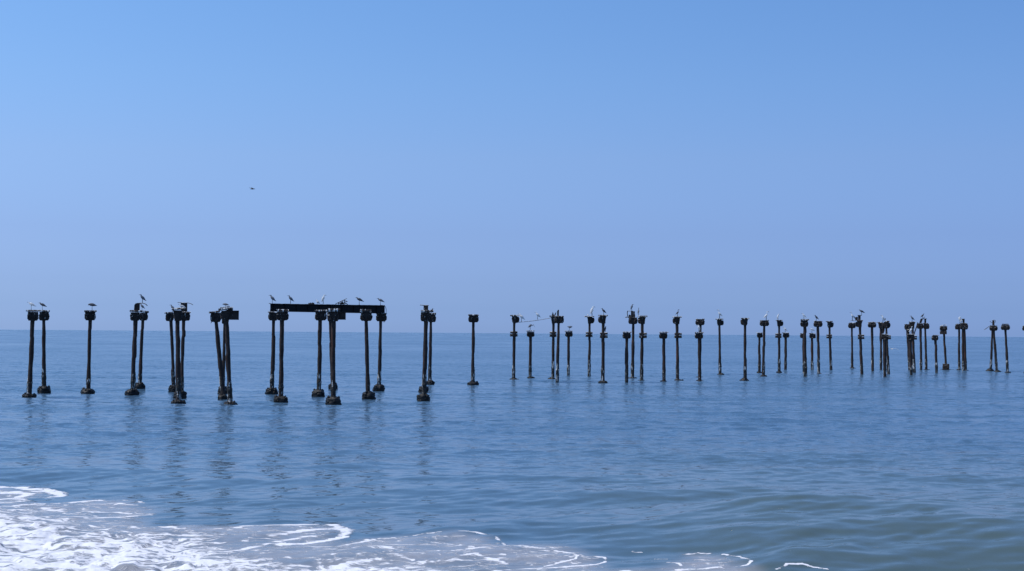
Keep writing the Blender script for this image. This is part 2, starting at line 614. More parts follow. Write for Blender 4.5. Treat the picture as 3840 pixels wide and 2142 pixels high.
# the beach the photographer stands on, and the sea bed
m, nt, b = newmat('sand')
v, _ = coords(nt)
nt.links.new(mixc(nt, noise(nt, v, 2, 6, .6), (.22, .18, .13), (.30, .25, .18)), b.inputs['Base Color'])
b.inputs['Roughness'].default_value = .9
vv = []
ff = []
prof = [(-300, 3.2), (-30, 2.9), (-3, 2.35), (2, 2.1), (8, 1.0), (14, .02), (18, -.5), (30, -1.6), (60, -3.5), (400, -12)]
xs = np.linspace(-500, 500, 41)
for j, (yy, zz) in enumerate(prof):
    for i, xx in enumerate(xs):
        vv.append((xx, yy, zz + (.05 * math.sin(xx * .3 + yy) if yy < 10 else 0)))
for j in range(len(prof) - 1):
    for i in range(40):
        ff.append((j * 41 + i, j * 41 + i + 1, (j + 1) * 41 + i + 1, (j + 1) * 41 + i))
o = link('beach_ground', vv, ff, m)
o['kind'] = 'structure'

# ------------------------------------------------------------------ piles
PG = 'ruined pier piles standing in the sea'
PY = {}


def pile(key, R, top, bot, w, label, head=None, plate=None, foot=None, mid=None, kind='clamp', ex=(), crust=True):
    """all figures are read off the photograph; root stands on the water line"""
    seed = abs(hash(key)) % 1 + sum(ord(c) * (i + 3) for i, c in enumerate(key))
    rg = random.Random(seed)
    bx, by = sp(R, *bot)
    root = on_z(bx, by)
    PY[key] = root.y
    phi = math.atan2(root.x, root.y)
    nv_ = Vector((math.sin(phi), math.cos(phi), 0))
    RZ = Matrix.Rotation(phi, 3, 'Z')

    def T(x, y):      # point of the photograph on the upright plane through the pile, in the pile's own axes
        d = ray(*sp(R, x, y))
        o = Vector((0, 0, CAMH))
        return RZ @ (o + d * ((root - o).dot(nv_) / d.dot(nv_)) - root)
    k = root.y / F / REG[R][2]
    e = empty('pier_pile', root, label, 'pile', PG)
    e.rotation_euler = (0, 0, -phi)
    t = T(*top)
    b0 = Vector((0, 0, 0))
    ax = lambda z: t.x * z / t.z
    r0, r1 = w[0] * k * .47, w[1] * k * .47
    H = t.z
    # shaft with sleeve steps
    steps = sorted(rg.sample([.32, .4, .52, .6, .68, .78, .86], 2))
    offs = [(rg.uniform(-.035, .035), rg.uniform(-.03, .03), rg.uniform(.93, 1.07)) for _ in range(3)]
    rings = []
    n = 14
    NZ = 46
    bl = [rg.uniform(0, 6.3) for _ in range(5)]
    for i in range(NZ + 1):
        f = i / NZ
        z = -1.2 + (H + .12 + 1.2) * f
        g = max(0, z / H)
        s = sum(g > q for q in steps)
        ox, oy, rr = offs[s]
        r = (r1 * (1 - g) + r0 * g) * rr
        ring = []
        for j in range(n):
            a = 2 * math.pi * j / n
            e_ = 1 + .05 * math.sin(a * 2 + bl[0] + z * 2.1) + .04 * math.sin(a * 5 + bl[1] + z * 5) + .05 * math.sin(z * 3.7 + bl[2]) + rg.uniform(-.035, .035)
            ring.append((ax(z) + ox * .6 + math.cos(a) * r * e_, oy + math.sin(a) * r * e_, z))
        rings.append(ring)
    mb = MB()
    mb.loft(rings)
    mb.build('shaft', M_SHAFT, e, True)
    # barnacle crust on the wetted length
    if crust:
        mb = MB()
        z1 = H * rg.uniform(.27, .34)
        rings = []
        n = 18
        NB = 40
        for i in range(NB + 1):
            z = -.4 + (z1 + .4) * i / NB
            g = max(0, z / H)
            r = (r1 * (1 - g) + r0 * g) * 1.04
            end = max(0, (i / NB - .86) / .14)
            bulge = 1 + .22 * math.exp(-((z - z1 * .62) / .12) ** 2) * rg.uniform(.3, 1)
            rings.append([(ax(z) + math.cos(a) * r * q, math.sin(a) * r * q, z + rg.uniform(-.02, .02))
                          for a in [2 * math.pi * j / n for j in range(n)]
                          for q in [(bulge + rg.choice((0, 0, .05, .13, .22)) * rg.random() * (1 - .4 * end)) - .10 * end]])
        mb.loft(rings)
        mb.build('barnacle_crust', M_CRUST, e)
    if foot:
        fx0, fx1, fy0 = foot[:3]
        style = foot[3] if len(foot) > 3 else ('barrel' if (bot[1] - fy0) > 35 * REG[R][2] / 3.124 else 'low')
        a, c = T(fx0, bot[1]).x, T(fx1, bot[1]).x
        h = T(bot[0], fy0).z
        wd = c - a
        mb = MB()
        if style == 'barrel':
            for q in range(26):   # clustered mussels and weed
                aa = rg.uniform(0, 6.283)
                zz = rg.uniform(0, h)
                rr = wd * .47 * (1 if zz < h * .7 else .8)
                s = rg.uniform(.05, .10)
                xx, yy = (a + c) / 2 + math.cos(aa) * rr, math.sin(aa) * rr
                mb.chunk([(zz - s, xx - s * .5, xx + s * .5, s), (zz, xx - s, xx + s, s * 2), (zz + s, xx - s * .4, xx + s * .4, s * .8)], 7, 2, .02, seed + q, 9, 1, yy)
            mb.chunk([(-.7, a * .95, c * .95, wd * .95), (-.1, a, c, wd), (h * .45, a, c, wd), (h * .8, a + wd * .05, c - wd * .05, wd * .9),
                      (h * .97, a + wd * .2, c - wd * .2, wd * .6), (h * 1.06, a + wd * .34, c - wd * .34, wd * .3)], 26, 2.5, .06, seed, 7, 4)
        else:
            hh = max(h, .09)
            mb.chunk([(-.6, a - .05, c + .05, wd * .9), (-.04, a - .02, c + .02, wd * .9), (hh * .35, a + wd * .06, c - wd * .06, wd * .8),
                      (hh * .75, a + wd * .2, c - wd * .2, wd * .55), (hh * 1.05, a + wd * .33, c - wd * .33, wd * .3)], 24, 2.2, .06, seed, 9, 3)
            for q in range(9):
                xx = rg.uniform(a, c)
                s = rg.uniform(.05, .11)
                yy = rg.uniform(-.3, .3) * wd
                mb.chunk([(-.1, xx - s, xx + s, s * 2), (s * .6, xx - s * .8, xx + s * .8, s * 1.6), (s, xx - s * .3, xx + s * .3, s * .6)], 8, 2, .02, seed + q, 9, 2, yy)
        mb.build('footing', M_FOOT, e, True)
    for part, hd in (('head_collar', head), ('brace_collar', mid)):
        if not hd:
            continue
        x0, x1, y0, y1 = hd
        zt, zb = T(x0, y0).z, T(x0, y1).z
        a, c = T(x0, y1).x, T(x1, y1).x
        h, wd = zt - zb, c - a
        cx = ax((zt + zb) / 2)
        mb = MB()
        if part == 'brace_collar':
            mm = zb + h * .5
            rr = (r0 + r1) / 2
            mb.chunk([(zb, cx - rr * 1.3, cx + rr * 1.3, rr * 3), (mm, cx - rr * 1.45, cx + rr * 1.45, rr * 3.4), (zt, cx - rr * 1.2, cx + rr * 1.2, rr * 2.8)], 16, 3, .02, seed)
            for sx, (u, w_) in ((-1, (a, cx)), (1, (cx, c))):
                for z0, z1_ in ((zb + .02, zb + h * .55), (zb + h * .62, zt - .02)):
                    sh = rg.uniform(0, .06) * sx
                    mb.chunk([(z0, u + sh * (sx < 0), w_ + sh * (sx > 0), rr * 2.4), (z0 + (z1_ - z0) * .15, u, w_, rr * 3), (z1_ - (z1_ - z0) * .2, u, w_, rr * 3),
                              (z1_, u + .03, w_ - .03, rr * 2.2)], 14, 3.5, .02, seed + 3)
        elif kind == 'funnel':   # flared head with a round lug on its far side
            f0, f1 = cx - r0 * 1.5, cx + r0 * 1.5
            ff0, ff1 = cx - r0 * 2.3, cx + r0 * 2.3
            mb.chunk([(zb - .02, f0, f1, r0 * 3), (zb + h * .15, f0 - .01, f1 + .01, r0 * 3.2), (zb + h * .6, f0 - .03, f1 + .03, r0 * 3.6), (zt, ff0, ff1, r0 * 4.2)], 18, 5, .015, seed)
            lw = h * .78
            for u, w_ in ((a, cx), (cx, c)):
                if abs(w_ - u) > r0 * 1.8:
                    mb.chunk([(zb + h * .02, u + lw * .3 * (u == a), w_ - lw * .3 * (w_ == c), .22), (zb + h * .2, u + .03 * (u == a), w_ - .03 * (w_ == c), .34), (zb + h * .6, u, w_, .36),
                              (zb + h * .88, u + .05 * (u == a), w_ - .05 * (w_ == c), .26)], 16, 3, .025, seed + 5, 6, 3, r0 * 1.2)
        else:                     # clamp head: two lobes with chamfered undersides
            m1 = cx
            mb.chunk([(zb - .02, cx - r0 * 1.2, cx + r0 * 1.2, r0 * 3), (zb + h * .2, a + wd * .2, c - wd * .2, wd * .55), (zb + h * .85, a + wd * .12, c - wd * .12, wd * .6),
                      (zt, a + wd * .1, c - wd * .1, wd * .62)], 18, 4, .02, seed)
            for u, w_ in ((a, m1 - r0 * .2), (m1 + r0 * .2, c)):
                L_ = u == a
                cut = wd * .13
                for q, yy in enumerate((-wd * .17, wd * .17)):
                    mb.chunk([(zb, u + cut * L_, w_ - cut * (not L_), wd * .16), (zb + h * .22, u + .01, w_ - .01, wd * .26), (zb + h * .62, u, w_, wd * .28),
                              (zb + h * .8, u + wd * .07 * L_, w_ - wd * .07 * (not L_), wd * .24), (zb + h * .98, u + wd * .04 * L_, w_ - wd * .04 * (not L_), wd * .2)],
                             16, 3.2, .03, seed + 5 + q, 7, 3, yy)
            for q in range(2):    # bent tie straps across the face
                xx = cx + (q - .5) * wd * .4
                mb.tube([(xx - .05, -wd * .33, zb + h * .2), (xx + .02, -wd * .35, zb + h * .5), (xx + .10 * (1 if q else -1), -wd * .33, zb + h * .85)], .02, 6)
        mb.build(part, M_HEAD, e)
        if part == 'head_collar' and not plate and kind == 'clamp' and head:
            mb = MB()     # ragged broken rim
            for q in range(7):
                xx = a + wd * (q + .5) / 7 + rg.uniform(-.02, .02)
                mb.chunk([(zt - .05, xx - .06, xx + .06, .3), (zt + rg.uniform(.0, .05), xx - .04, xx + .04, .22)], 8, 3, .02, seed + q, 7, 2, rg.uniform(-.08, .08))
            mb.build('broken_rim', M_PLATE, e)
    if plate:
        x0, x1, y0, y1 = plate[:4]
        tilt = plate[4] if len(plate) > 4 else 0
        a, c = T(x0, y0).x, T(x1, y0).x
        zt, zb = T(x0, y0).z, T(x0, y1).z
        mb = MB()
        dp = max(.42, (c - a) * .8)
        tz = tilt * k
        N = 12
        vs = []
        rings = []
        for i in range(N + 1):
            f = i / N
            x = a + (c - a) * f
            dz = tz * (f - .5) + rg.uniform(-.008, .008)
            th_ = zt - zb
            lo = zb + rg.uniform(-.012, .012)
            d0 = dp / 2 * rg.uniform(.93, 1.03)
            rings.append([(x, -d0, lo + dz), (x, -d0 * 1.01, lo + th_ * .55 + dz), (x, -d0 * .9, zt + dz), (x, d0 * .9, zt + dz), (x, d0, lo + th_ * .5 + dz), (x, d0, lo + dz)])
        mb.loft(rings)
        mb.build('cap_plate', M_PLATE, e)
    for it in ex:
        tp, nm = it[0], it[1]
        mb = MB()
        if tp == 'box':
            x0, x1, y0, y1, dpt, yo = it[2:8]
            A, B = T(x0, y1), T(x1, y0)
            mb.box(A.x, B.x, yo - dpt / 2, yo + dpt / 2, A.z, B.z)
            if B.x - A.x > .3:    # flanges of the steel section
                mb.box(A.x - .004, B.x + .004, yo - dpt * .8, yo + dpt * .8, B.z - .035, B.z + .004)
                mb.box(A.x - .004, B.x + .004, yo - dpt * .8, yo + dpt * .8, A.z - .004, A.z + .035)
        elif tp == 'bar':
            pts, tk = it[2], it[3]
            yo = it[4] if len(it) > 4 else 0
            P_ = [T(*p) + Vector((0, yo, 0)) for p in pts]
            mb.tube(P_, tk * k / 2, 8, flat=1.6)
        elif tp == 'poly':
            pts, d0, d1 = it[2], it[3], it[4]
            mb.slab([(T(*p).x, T(*p).z) for p in pts][::-1], d0, d1)
        elif tp == 'chunk':
            x0, x1, y0, y1, dpt = it[2:7]
            A, B = T(x0, y1), T(x1, y0)
            mb.chunk([(A.z, A.x, B.x, dpt), ((A.z + B.z) / 2, A.x, B.x, dpt), (B.z, A.x + .02, B.x - .02, dpt * .85)], 16, 5, .03, seed + 9)
        mb.build(nm, M_PLATE if nm in ('loose_plank', 'bent_plate') else M_HEAD, e)
    return e


L = 'low'
B_ = 'barrel'
# first stretch, from the left edge of the view
pile('p1', 'A', (197, 385), (152, 1283), (48, 60), 'leaning dark pile at the far left end, a white egret on its plate', (132, 262, 280, 382), (117, 256, 256, 277, 0), (82, 235, 1243))
pile('p2', 'A', (324, 385), (328, 1218), (40, 50), 'pile second from the left end, under the upright dark heron', (268, 388, 280, 380), (250, 396, 259, 278, -4), (253, 404, 1155))
pile('p3', 'A', (866, 380), (845, 1245), (41, 50), 'solitary pile between the two left pairs, a resting dark heron on top', (803, 933, 280, 378), (800, 946, 262, 281), (762, 920, 1182))
pile('p4', 'A', (1397, 382), (1367, 1268), (50, 54), 'pile topped by a rounded steel stub, on a thick lump footing', (1338, 1450, 285, 382), (1332, 1462, 260, 280), (1281, 1440, 1190),
     ex=[('poly', 'stub_post', [(1382, 262), (1386, 200), (1400, 182), (1425, 176), (1452, 178), (1449, 262)], -.12, .12),
         ('bar', 'bent_strip', [(1440, 178), (1490, 179), (1518, 189), (1540, 209)], 9)])
pile('p5', 'A', (1483, 382), (1448, 1194), (36, 46), 'thinner pile just behind the one with the rounded steel stub', (1442, 1543, 290, 380), (1450, 1556, 266, 288, -10), (1395, 1506, 1113))
pile('p6', 'B', (567, 385), (600, 1213), (38, 42), 'slanting rear pile of the trio of piles, grey heron above it', (502, 596, 290, 388), (490, 588, 283, 299, 8), (540, 650, 1147))
pile('p7', 'B', (646, 380), (655, 1360), (53, 60), 'front pile of the trio, standing nearest to the shore', (592, 700, 262, 382), (572, 728, 236, 256, 10), (572, 732, 1317), kind='funnel',
     ex=[('bar', 'loose_plank', [(578, 243), (650, 236), (722, 230)], 9, -.1)])
pile('p8', 'B', (717, 382), (690, 1286), (44, 44), 'right pile of the trio, with a steel stub and bent sheet on top', (670, 790, 285, 382), (665, 798, 277, 293), (602, 745, 1210),
     ex=[('poly', 'stub_post', [(684, 280), (684, 222), (680, 178), (758, 176), (757, 280)], -.12, .12),
         ('bar', 'bent_plate', [(643, 170), (700, 174), (765, 176), (800, 184), (825, 200)], 7)])
pile('p9', 'B', (1098, 390), (1183, 1311), (46, 60), 'strongly slanting pile left of the one with a box beam stub', (1025, 1150, 290, 398), (1010, 1140, 272, 292, 16), (1120, 1225, 1252),
     ex=[('bar', 'bent_strip', [(1046, 395), (1040, 402), (1032, 413)], 7)])
pile('p10', 'B', (1198, 430), (1173, 1238), (32, 40), 'rear pile almost hidden behind the one with the box beam stub', (1160, 1240, 310, 420), None, (1120, 1225, 1157))
pile('p11', 'B', (1213, 378), (1262, 1383), (52, 58), 'front pile carrying a short box beam stub that juts to one side', (1140, 1260, 268, 375), (1122, 1292, 232, 256, 22), (1190, 1343, 1340), kind='funnel',
     ex=[('box', 'box_beam_stub', 1195, 1362, 267, 372, .28, 0), ('bar', 'loose_plank', [(1140, 234), (1200, 224), (1255, 214)], 10, -.1),
         ('chunk', 'broken_ledge', 1215, 1293, 230, 264, .4)])
# under the long girder
pile('p12', 'C', (208, 378), (185, 1250), (42, 50), 'rear pile under the left end of the long girder', (146, 255, 282, 380), (140, 248, 277, 291), (115, 252, 1172))
pile('p13', 'C', (305, 378), (290, 1340), (53, 54), 'front pile near the left end of the girder, on a lump footing', (240, 380, 280, 378), (238, 383, 250, 276), (207, 368, 1268))
pile('p14', 'C', (752, 380), (735, 1278), (49, 50), 'pile at mid girder, just left of the one with the box stub', (690, 828, 284, 379), (687, 836, 257, 279), (660, 803, 1193))
pile('p15', 'C', (866, 385), (900, 1190), (34, 42), 'rear pile at mid girder, hidden behind the pile with the box stub', (838, 900, 300, 388), None, (855, 952, 1117))
pile('p16', 'C', (907, 378), (905, 1364), (53, 57), 'front pile at mid girder with a box beam stub beside its head', (835, 972, 280, 390), (835, 985, 240, 276), (818, 990, 1275),
     ex=[('box', 'box_beam_stub', 905, 1052, 280, 371, .28, 0)])
pile('p17', 'C', (1293, 385), (1316, 1311), (42, 50), 'front pile near the right end of the girder, on a tall lump footing', (1222, 1360, 290, 385), (1217, 1350, 250, 285), (1243, 1395, 1215))
pile('p18', 'C', (1463, 390), (1440, 1207), (36, 46), 'rear pile under the right end of the long girder', (1405, 1530, 302, 390), (1403, 1534, 292, 304), (1372, 1503, 1131),
     ex=[('poly', 'hanging_scrap', [(1488, 385), (1512, 385), (1504, 398), (1500, 410), (1495, 396)], -.05, .05)])
pile('p19', 'D', (745, 390), (715, 1332), (57, 50), 'front pile right of the girder, topped by a small steel T stub', (678, 788, 285, 390), (682, 830, 258, 282), (640, 782, 1240),
     ex=[('box', 'stub_post', 713, 768, 205, 260, .16, 0), ('bar', 'bent_plate', [(672, 200), (710, 203), (773, 206)], 9)])
pile('p20', 'D', (797, 395), (785, 1136), (36, 42), 'thinner pile behind the one with the steel T stub', (768, 857, 312, 400), (786, 860, 291, 312), (750, 838, 1082))
pile('p21', 'D', (742, 400), (712, 1220), (34, 40), 'rear pile lined up behind the one with the T stub, only its footing clear', (715, 770, 310, 400), None, (657, 767, 1152))
pile('p22', 'D', (1297, 402), (1291, 1143), (33, 44), 'lone pile in the wide gap in the middle, bare ragged cap', (1238, 1358, 320, 402), (1236, 1360, 310, 326), (1232, 1356, 1100), )
# the long right part
pile('p23', 'E', (293, 385), (278, 1290), (42, 52), 'pile holding the left end of the thin sagging pipe', (250, 372, 275, 385), (225, 368, 258, 279), (205, 358, 1258), (225, 340, 515, 605), 'funnel')
pile('p24', 'E', (545, 605), (542, 1256), (52, 48), 'short pile under the sagging pipe, a stooping grey heron on top', (488, 610, 527, 605), (478, 610, 505, 521), (487, 610, 1234))
pile('p25', 'E', (912, 390), (902, 1272), (40, 50), 'pile with torn spikes of metal on top, at the right end of the pipe', (875, 950, 285, 390), (848, 940, 268, 290), (830, 945, 1248), (850, 957, 520, 610), 'funnel',
     ex=[('poly', 'torn_metal', [(876, 290), (883, 262), (892, 240), (900, 208), (910, 238), (918, 262), (930, 250), (940, 228), (956, 211), (950, 245), (934, 290)], -.09, .09)])
pile('p26', 'E', (993, 385), (970, 1312), (44, 52), 'pile with a tall upright spike of steel standing on its head', (922, 1075, 288, 388), (940, 1074, 274, 292), None, None,
     ex=[('poly', 'steel_spike', [(968, 275), (968, 200), (982, 180), (998, 176), (996, 275)], -.09, .09)])
pile('p27', 'E', (1148, 603), (1146, 1222), (46, 44), 'short pile right of the spiked pile, a small grey bird on it', (1098, 1214, 527, 603), (1089, 1212, 508, 524))
pile('p28', 'E', (1485, 395), (1477, 1228), (38, 50), 'tall two collared pile with a big white egret on its plate', (1452, 1560, 290, 394), (1400, 1556, 277, 293), None, (1422, 1530, 525, 610), 'funnel')
pile('p29', 'E', (1697, 390), (1692, 1318), (50, 56), 'tall two collared pile, dark herons on its top and its lower collar', (1615, 1735, 280, 390), (1618, 1772, 258, 279), (1625, 1765, 1300), (1648, 1770, 532, 628), 'funnel')
pile('p30', 'F', (805, 632), (801, 1320), (54, 52), 'short pile in front of the pile with a wrecked steel frame', (737, 868, 542, 632), (740, 880, 523, 540))
pile('p31', 'F', (905, 400), (893, 1265), (46, 52), 'pile crowned by a wrecked steel frame and an upright heron', (830, 973, 300, 402), None, (835, 962, 1249),
     ex=[('box', 'stub_post', 870, 906, 195, 300, .14, 0), ('poly', 'torn_metal', [(905, 300), (908, 200), (934, 202), (932, 235), (940, 275), (936, 300)], -.1, .0),
         ('bar', 'frame_bar', [(870, 197), (818, 198)], 9), ('bar', 'frame_bar', [(818, 195), (812, 235), (822, 280)], 13), ('bar', 'frame_bar', [(780, 297), (815, 292), (880, 288)], 15),
         ('poly', 'torn_metal', [(835, 300), (836, 262), (850, 252), (868, 262), (872, 300)], -.06, .06)])
pile('p32', 'F', (1053, 400), (1038, 1306), (50, 54), 'tall two collared pile with a pale slender heron on its left edge', (976, 1090, 292, 400), (980, 1131, 269, 291), (978, 1113, 1288), (1000, 1123, 538, 628), 'funnel')
pile('p33', 'F', (1392, 632), (1395, 1316), (52, 52), 'short bare pile standing alone right of the wrecked frame pile', (1317, 1448, 545, 632), (1320, 1465, 525, 541), (1345, 1445, 1302))
pile('p34', 'F', (1603, 400), (1608, 1295), (46, 50), 'tall two collared pile with a dark heron looking right', (1528, 1645, 300, 402), (1530, 1678, 282, 300), (1560, 1690, 1286), (1562, 1677, 540, 628), 'funnel')
pile('p35', 'G', (703, 420), (690, 1259), (40, 44), 'tall rear pile above the egret that stands on the short pile', (625, 770, 325, 420), None, (610, 760, 1236))
pile('p36', 'G', (688, 633), (693, 1308), (54, 50), 'short front pile with a white egret backed by a taller pile', (614, 746, 548, 633), (617, 756, 530, 546), (645, 745, 1300))
pile('p37', 'G', (1003, 425), (1016, 1208), (36, 46), 'pile bearing a long necked white egret with spread legs', (965, 1075, 334, 425), (943, 1066, 317, 334), (975, 1087, 1180), None, 'funnel')
pile('p38', 'G', (1410, 420), (1411, 1304), (46, 50), 'solitary thick pile with a flat bare plate and wide footing', (1338, 1453, 322, 420), (1348, 1478, 305, 323), (1332, 1467, 1258), None, 'funnel')
pile('p39', 'H', (285, 618), (286, 1170), (40, 42), 'short rear pile tucked left of a tall pile with a white egret', (248, 336, 550, 618), (235, 338, 538, 551), (252, 322, 1161))
pile('p40', 'H', (363, 435), (350, 1226), (43, 48), 'tall pile with a ragged rim and a white egret facing right', (292, 438, 345, 435), None, (300, 408, 1211))
pile('p41', 'H', (598, 435), (600, 1165), (36, 44), 'two collared pile with a hunched white egret on its left', (565, 666, 350, 437), (545, 653, 338, 351), (560, 640, 1158), (537, 637, 548, 625), 'funnel')
pile('p42', 'H', (702, 618), (700, 1142), (42, 42), 'short pile with a white egret, right of a two collared pile', (657, 760, 550, 618), (645, 757, 538, 551))
pile('p43', 'H', (1003, 440), (1016, 1263), (56, 56), 'thickest pile of the right part, a white egret on its plate', (935, 1060, 345, 445), (940, 1074, 325, 344), (958, 1068, 1241))
pile('p44', 'H', (985, 625), (992, 1165), (38, 40), 'short rear pile hidden behind the thickest pile', (932, 1010, 552, 625), None)
pile('p45', 'H', (1120, 628), (1123, 1142), (42, 42), 'short pile with a white egret, right of the thickest pile', (1078, 1180, 562, 628), (1071, 1171, 547, 561))
pile('p46', 'H', (1215, 445), (1226, 1194), (42, 46), 'tall pile with a ragged rim and a dark heron facing left', (1145, 1285, 356, 448), None, (1205, 1275, 1184))
pile('p47', 'H', (1398, 455), (1423, 1147), (34, 42), 'leaning two collared pile with no bird, before the crowded right end', (1362, 1463, 368, 458), (1338, 1449, 355, 370), None, (1348, 1437, 565, 632), 'funnel')
pile('p48', 'I', (246, 495), (250, 1182), (34, 40), 'thin pile below the plank with the long necked white egret', (183, 308, 415, 498), (205, 305, 402, 416), (205, 308, 1156))
pile('p49', 'I', (378, 478), (415, 1288), (42, 50), 'leaning pile with a steel post, torn metal and a plank on top', (302, 412, 380, 480), (322, 432, 363, 381), (375, 470, 1280), (345, 455, 602, 685), 'funnel',
     ex=[('box', 'stub_post', 348, 393, 285, 364, .14, 0), ('box', 'post_plate', 340, 412, 278, 286, .2, 0),
         ('poly', 'torn_metal', [(345, 364), (345, 308), (325, 306), (305, 318), (290, 300), (270, 305), (285, 332), (300, 340), (302, 370)], -.08, .08),
         ('bar', 'loose_plank', [(225, 369), (305, 369)], 9)])
pile('p50', 'I', (583, 485), (595, 1230), (42, 44), 'pile with loose planks on a ragged head, left of the egret cluster', (512, 655, 402, 487), None,
     ex=[('bar', 'loose_plank', [(585, 388), (620, 398), (660, 408)], 10), ('bar', 'loose_plank', [(525, 402), (600, 394)], 9)])
pile('p51', 'I', (733, 497), (735, 1197), (44, 42), 'left rear pile of the cluster under the preening birds', (693, 762, 407, 497), (675, 760, 394, 408), None, None, 'funnel')
pile('p52', 'I', (793, 690), (802, 1315), (60, 50), 'front short pile of the cluster under the preening birds', (733, 862, 607, 690), (745, 850, 595, 608))
pile('p53', 'I', (828, 500), (862, 1275), (40, 50), 'slanting right pile of the cluster under the preening birds', (745, 893, 392, 500), (800, 880, 374, 392), None, (840, 903, 612, 688), 'funnel',
     ex=[('poly', 'hanging_scrap', [(752, 495), (800, 495), (796, 545), (780, 590), (752, 592)], .1, .25)])
pile('p54', 'I', (1225, 690), (1247, 1298), (60, 48), 'short front pile where a tall white egret stands against dark heads', (1172, 1300, 608, 690), (1178, 1305, 595, 608))
pile('p55', 'I', (1265, 500), (1297, 1250), (44, 50), 'tall pile with a broad plate right behind the tall white egret', (1200, 1300, 402, 500), (1203, 1316, 387, 403), None, (1280, 1340, 620, 695), 'funnel')
pile('p56', 'I', (1190, 525), (1214, 1200), (56, 38), 'rear pile with a bulging lug left of the broad plated pile', (1130, 1225, 432, 525), None)
pile('p57', 'I', (1403, 505), (1410, 1210), (42, 44), 'pile with a tilted slab on top and a strut hanging off its left', (1340, 1450, 418, 508), None, None, None,
     ex=[('poly', 'tilted_slab', [(1380, 412), (1398, 348), (1412, 336), (1446, 338), (1436, 356), (1418, 412)], -.15, .1),
         ('bar', 'hanging_strut', [(1355, 402), (1336, 470), (1302, 568), (1298, 612)], 18, -.1)])
pile('p58', 'I', (1480, 512), (1498, 1204), (36, 42), 'pile with a T shaped steel post, right of the tilted slab', (1450, 1550, 426, 512), (1448, 1533, 412, 425), (1445, 1555, 1188), None,
     ex=[('box', 'stub_post', 1465, 1497, 345, 412, .13, 0), ('box', 'post_plate', 1440, 1511, 338, 346, .2, 0)])
pile('p59', 'J', (128, 702), (146, 1258), (46, 46), 'short leaning pile left of the pile on a square block', (60, 174, 626, 702), (78, 184, 613, 627))
pile('p60', 'J', (270, 600), (305, 1208), (38, 40), 'slanting double headed pile rising from a square block', (197, 325, 465, 538), None, (180, 435, 1190, L), None,
     ex=[('chunk', 'lower_box', 202, 316, 540, 600, .5), ('chunk', 'base_block', 245, 360, 1098, 1215, .9), ('bar', 'loose_plank', [(208, 465), (255, 450), (306, 442)], 12)], crust=False)
pile('p61', 'J', (523, 520), (527, 1214), (37, 40), 'left pile of the close trio with white egrets on top', (455, 548, 437, 520), (470, 545, 424, 438), (462, 580, 1187))
pile('p62', 'J', (590, 520), (593, 1222), (48, 44), 'middle pile of the trio with white egrets, a steel post on it', (540, 675, 420, 518), (545, 648, 408, 422), None, None,
     ex=[('box', 'stub_post', 583, 617, 348, 410, .13, 0), ('box', 'post_plate', 566, 619, 341, 349, .2, 0)])
pile('p63', 'J', (618, 520), (637, 1220), (34, 40), 'right pile of the trio with white egrets, on a low footing', (600, 668, 440, 520), None, (612, 705, 1204))
pile('p64', 'J', (1086, 540), (1055, 1226), (32, 42), 'left leg of the crossed pair near the right edge', (1060, 1110, 470, 540), None, (968, 1120, 1178))
pile('p65', 'J', (1108, 540), (1160, 1232), (44, 44), 'right leg of the crossed pair, a looped rod on its post', (1035, 1172, 455, 540), None, (1110, 1235, 1206),
     ex=[('box', 'stub_post', 1083, 1120, 368, 452, .14, 0), ('bar', 'looped_rod', [(1078, 366), (1115, 360), (1136, 368), (1138, 388), (1128, 408)], 7),
         ('bar', 'bent_rod', [(1083, 412), (1060, 396), (1042, 380)], 8), ('bar', 'bent_rod', [(945, 527), (990, 497), (1035, 465)], 10)])
pile('p66', 'J', (1305, 525), (1341, 1244), (42, 44), 'leaning pile standing alone right of the crossed pair', (1228, 1380, 444, 528), (1245, 1358, 424, 440), (1295, 1400, 1232))
pile('p67', 'J', (1650, 540), (1660, 1248), (42, 44), 'last pile, cut by the right edge of the view', (1588, 1712, 468, 540), (1600, 1705, 455, 470), (1608, 1712, 1212))

# the long girder resting on the rear row
yA, yB = PY['p12'], PY['p18']
G = lambda x, y: on_y(*sp('C', x, y), yA + (yB - yA) * (x - 165) / 1345)
gr = G(840, 290)
ge = empty('steel_girder', gr, 'long rusted steel girder resting across the row of piles', 'girder')
mb = MB()
web = []
tp = lambda x: 183 + (x - 165) * .0152
bt = lambda x: 276 + (x - 165) * .0186
rg = random.Random(5)
N = 60
for i in range(N + 1):
    x = 168 + (1508 - 168) * i / N
    a = G(x, bt(x)) - gr
    c = G(x, tp(x)) - gr
    web.append((a, c))
mb.loft([[a + Vector((0, -.03, .03)), c + Vector((0, -.03, -.03)), c + Vector((0, .03, -.03)), a + Vector((0, .03, .03))] for a, c in web])
for i in range(2, N, 6):      # stiffener plates
    a, c = web[i]
    mb.add([a + Vector((-.01, -.12, .04)), a + Vector((.02, -.12, .04)), c + Vector((.02, -.12, -.04)), c + Vector((-.01, -.12, -.04)),
            a + Vector((-.01, -.025, .04)), a + Vector((.02, -.025, .04)), c + Vector((.02, -.025, -.04)), c + Vector((-.01, -.025, -.04))],
           [(0, 1, 2, 3), (7, 6, 5, 4), (0, 3, 7, 4), (1, 5, 6, 2), (3, 2, 6, 7), (0, 4, 5, 1)])
mb.build('web', M_GIRD, ge)
for nm, s in (('top_flange', 1), ('bottom_flange', 0)):
    mb = MB()
    rr = []
    for a, c in web:
        p = (c if s else a)
        e1 = rg.uniform(-.012, .012)
        z0, z1 = (-.04, .0) if s else (.0, .04)
        rr.append([p + Vector((0, -.16 + e1, z0)), p + Vector((0, -.16 + e1, z1 + e1 * .6)), p + Vector((0, .16, z1)), p + Vector((0, .16, z0))])
    mb.loft(rr)
    mb.build(nm, M_GIRD, ge)
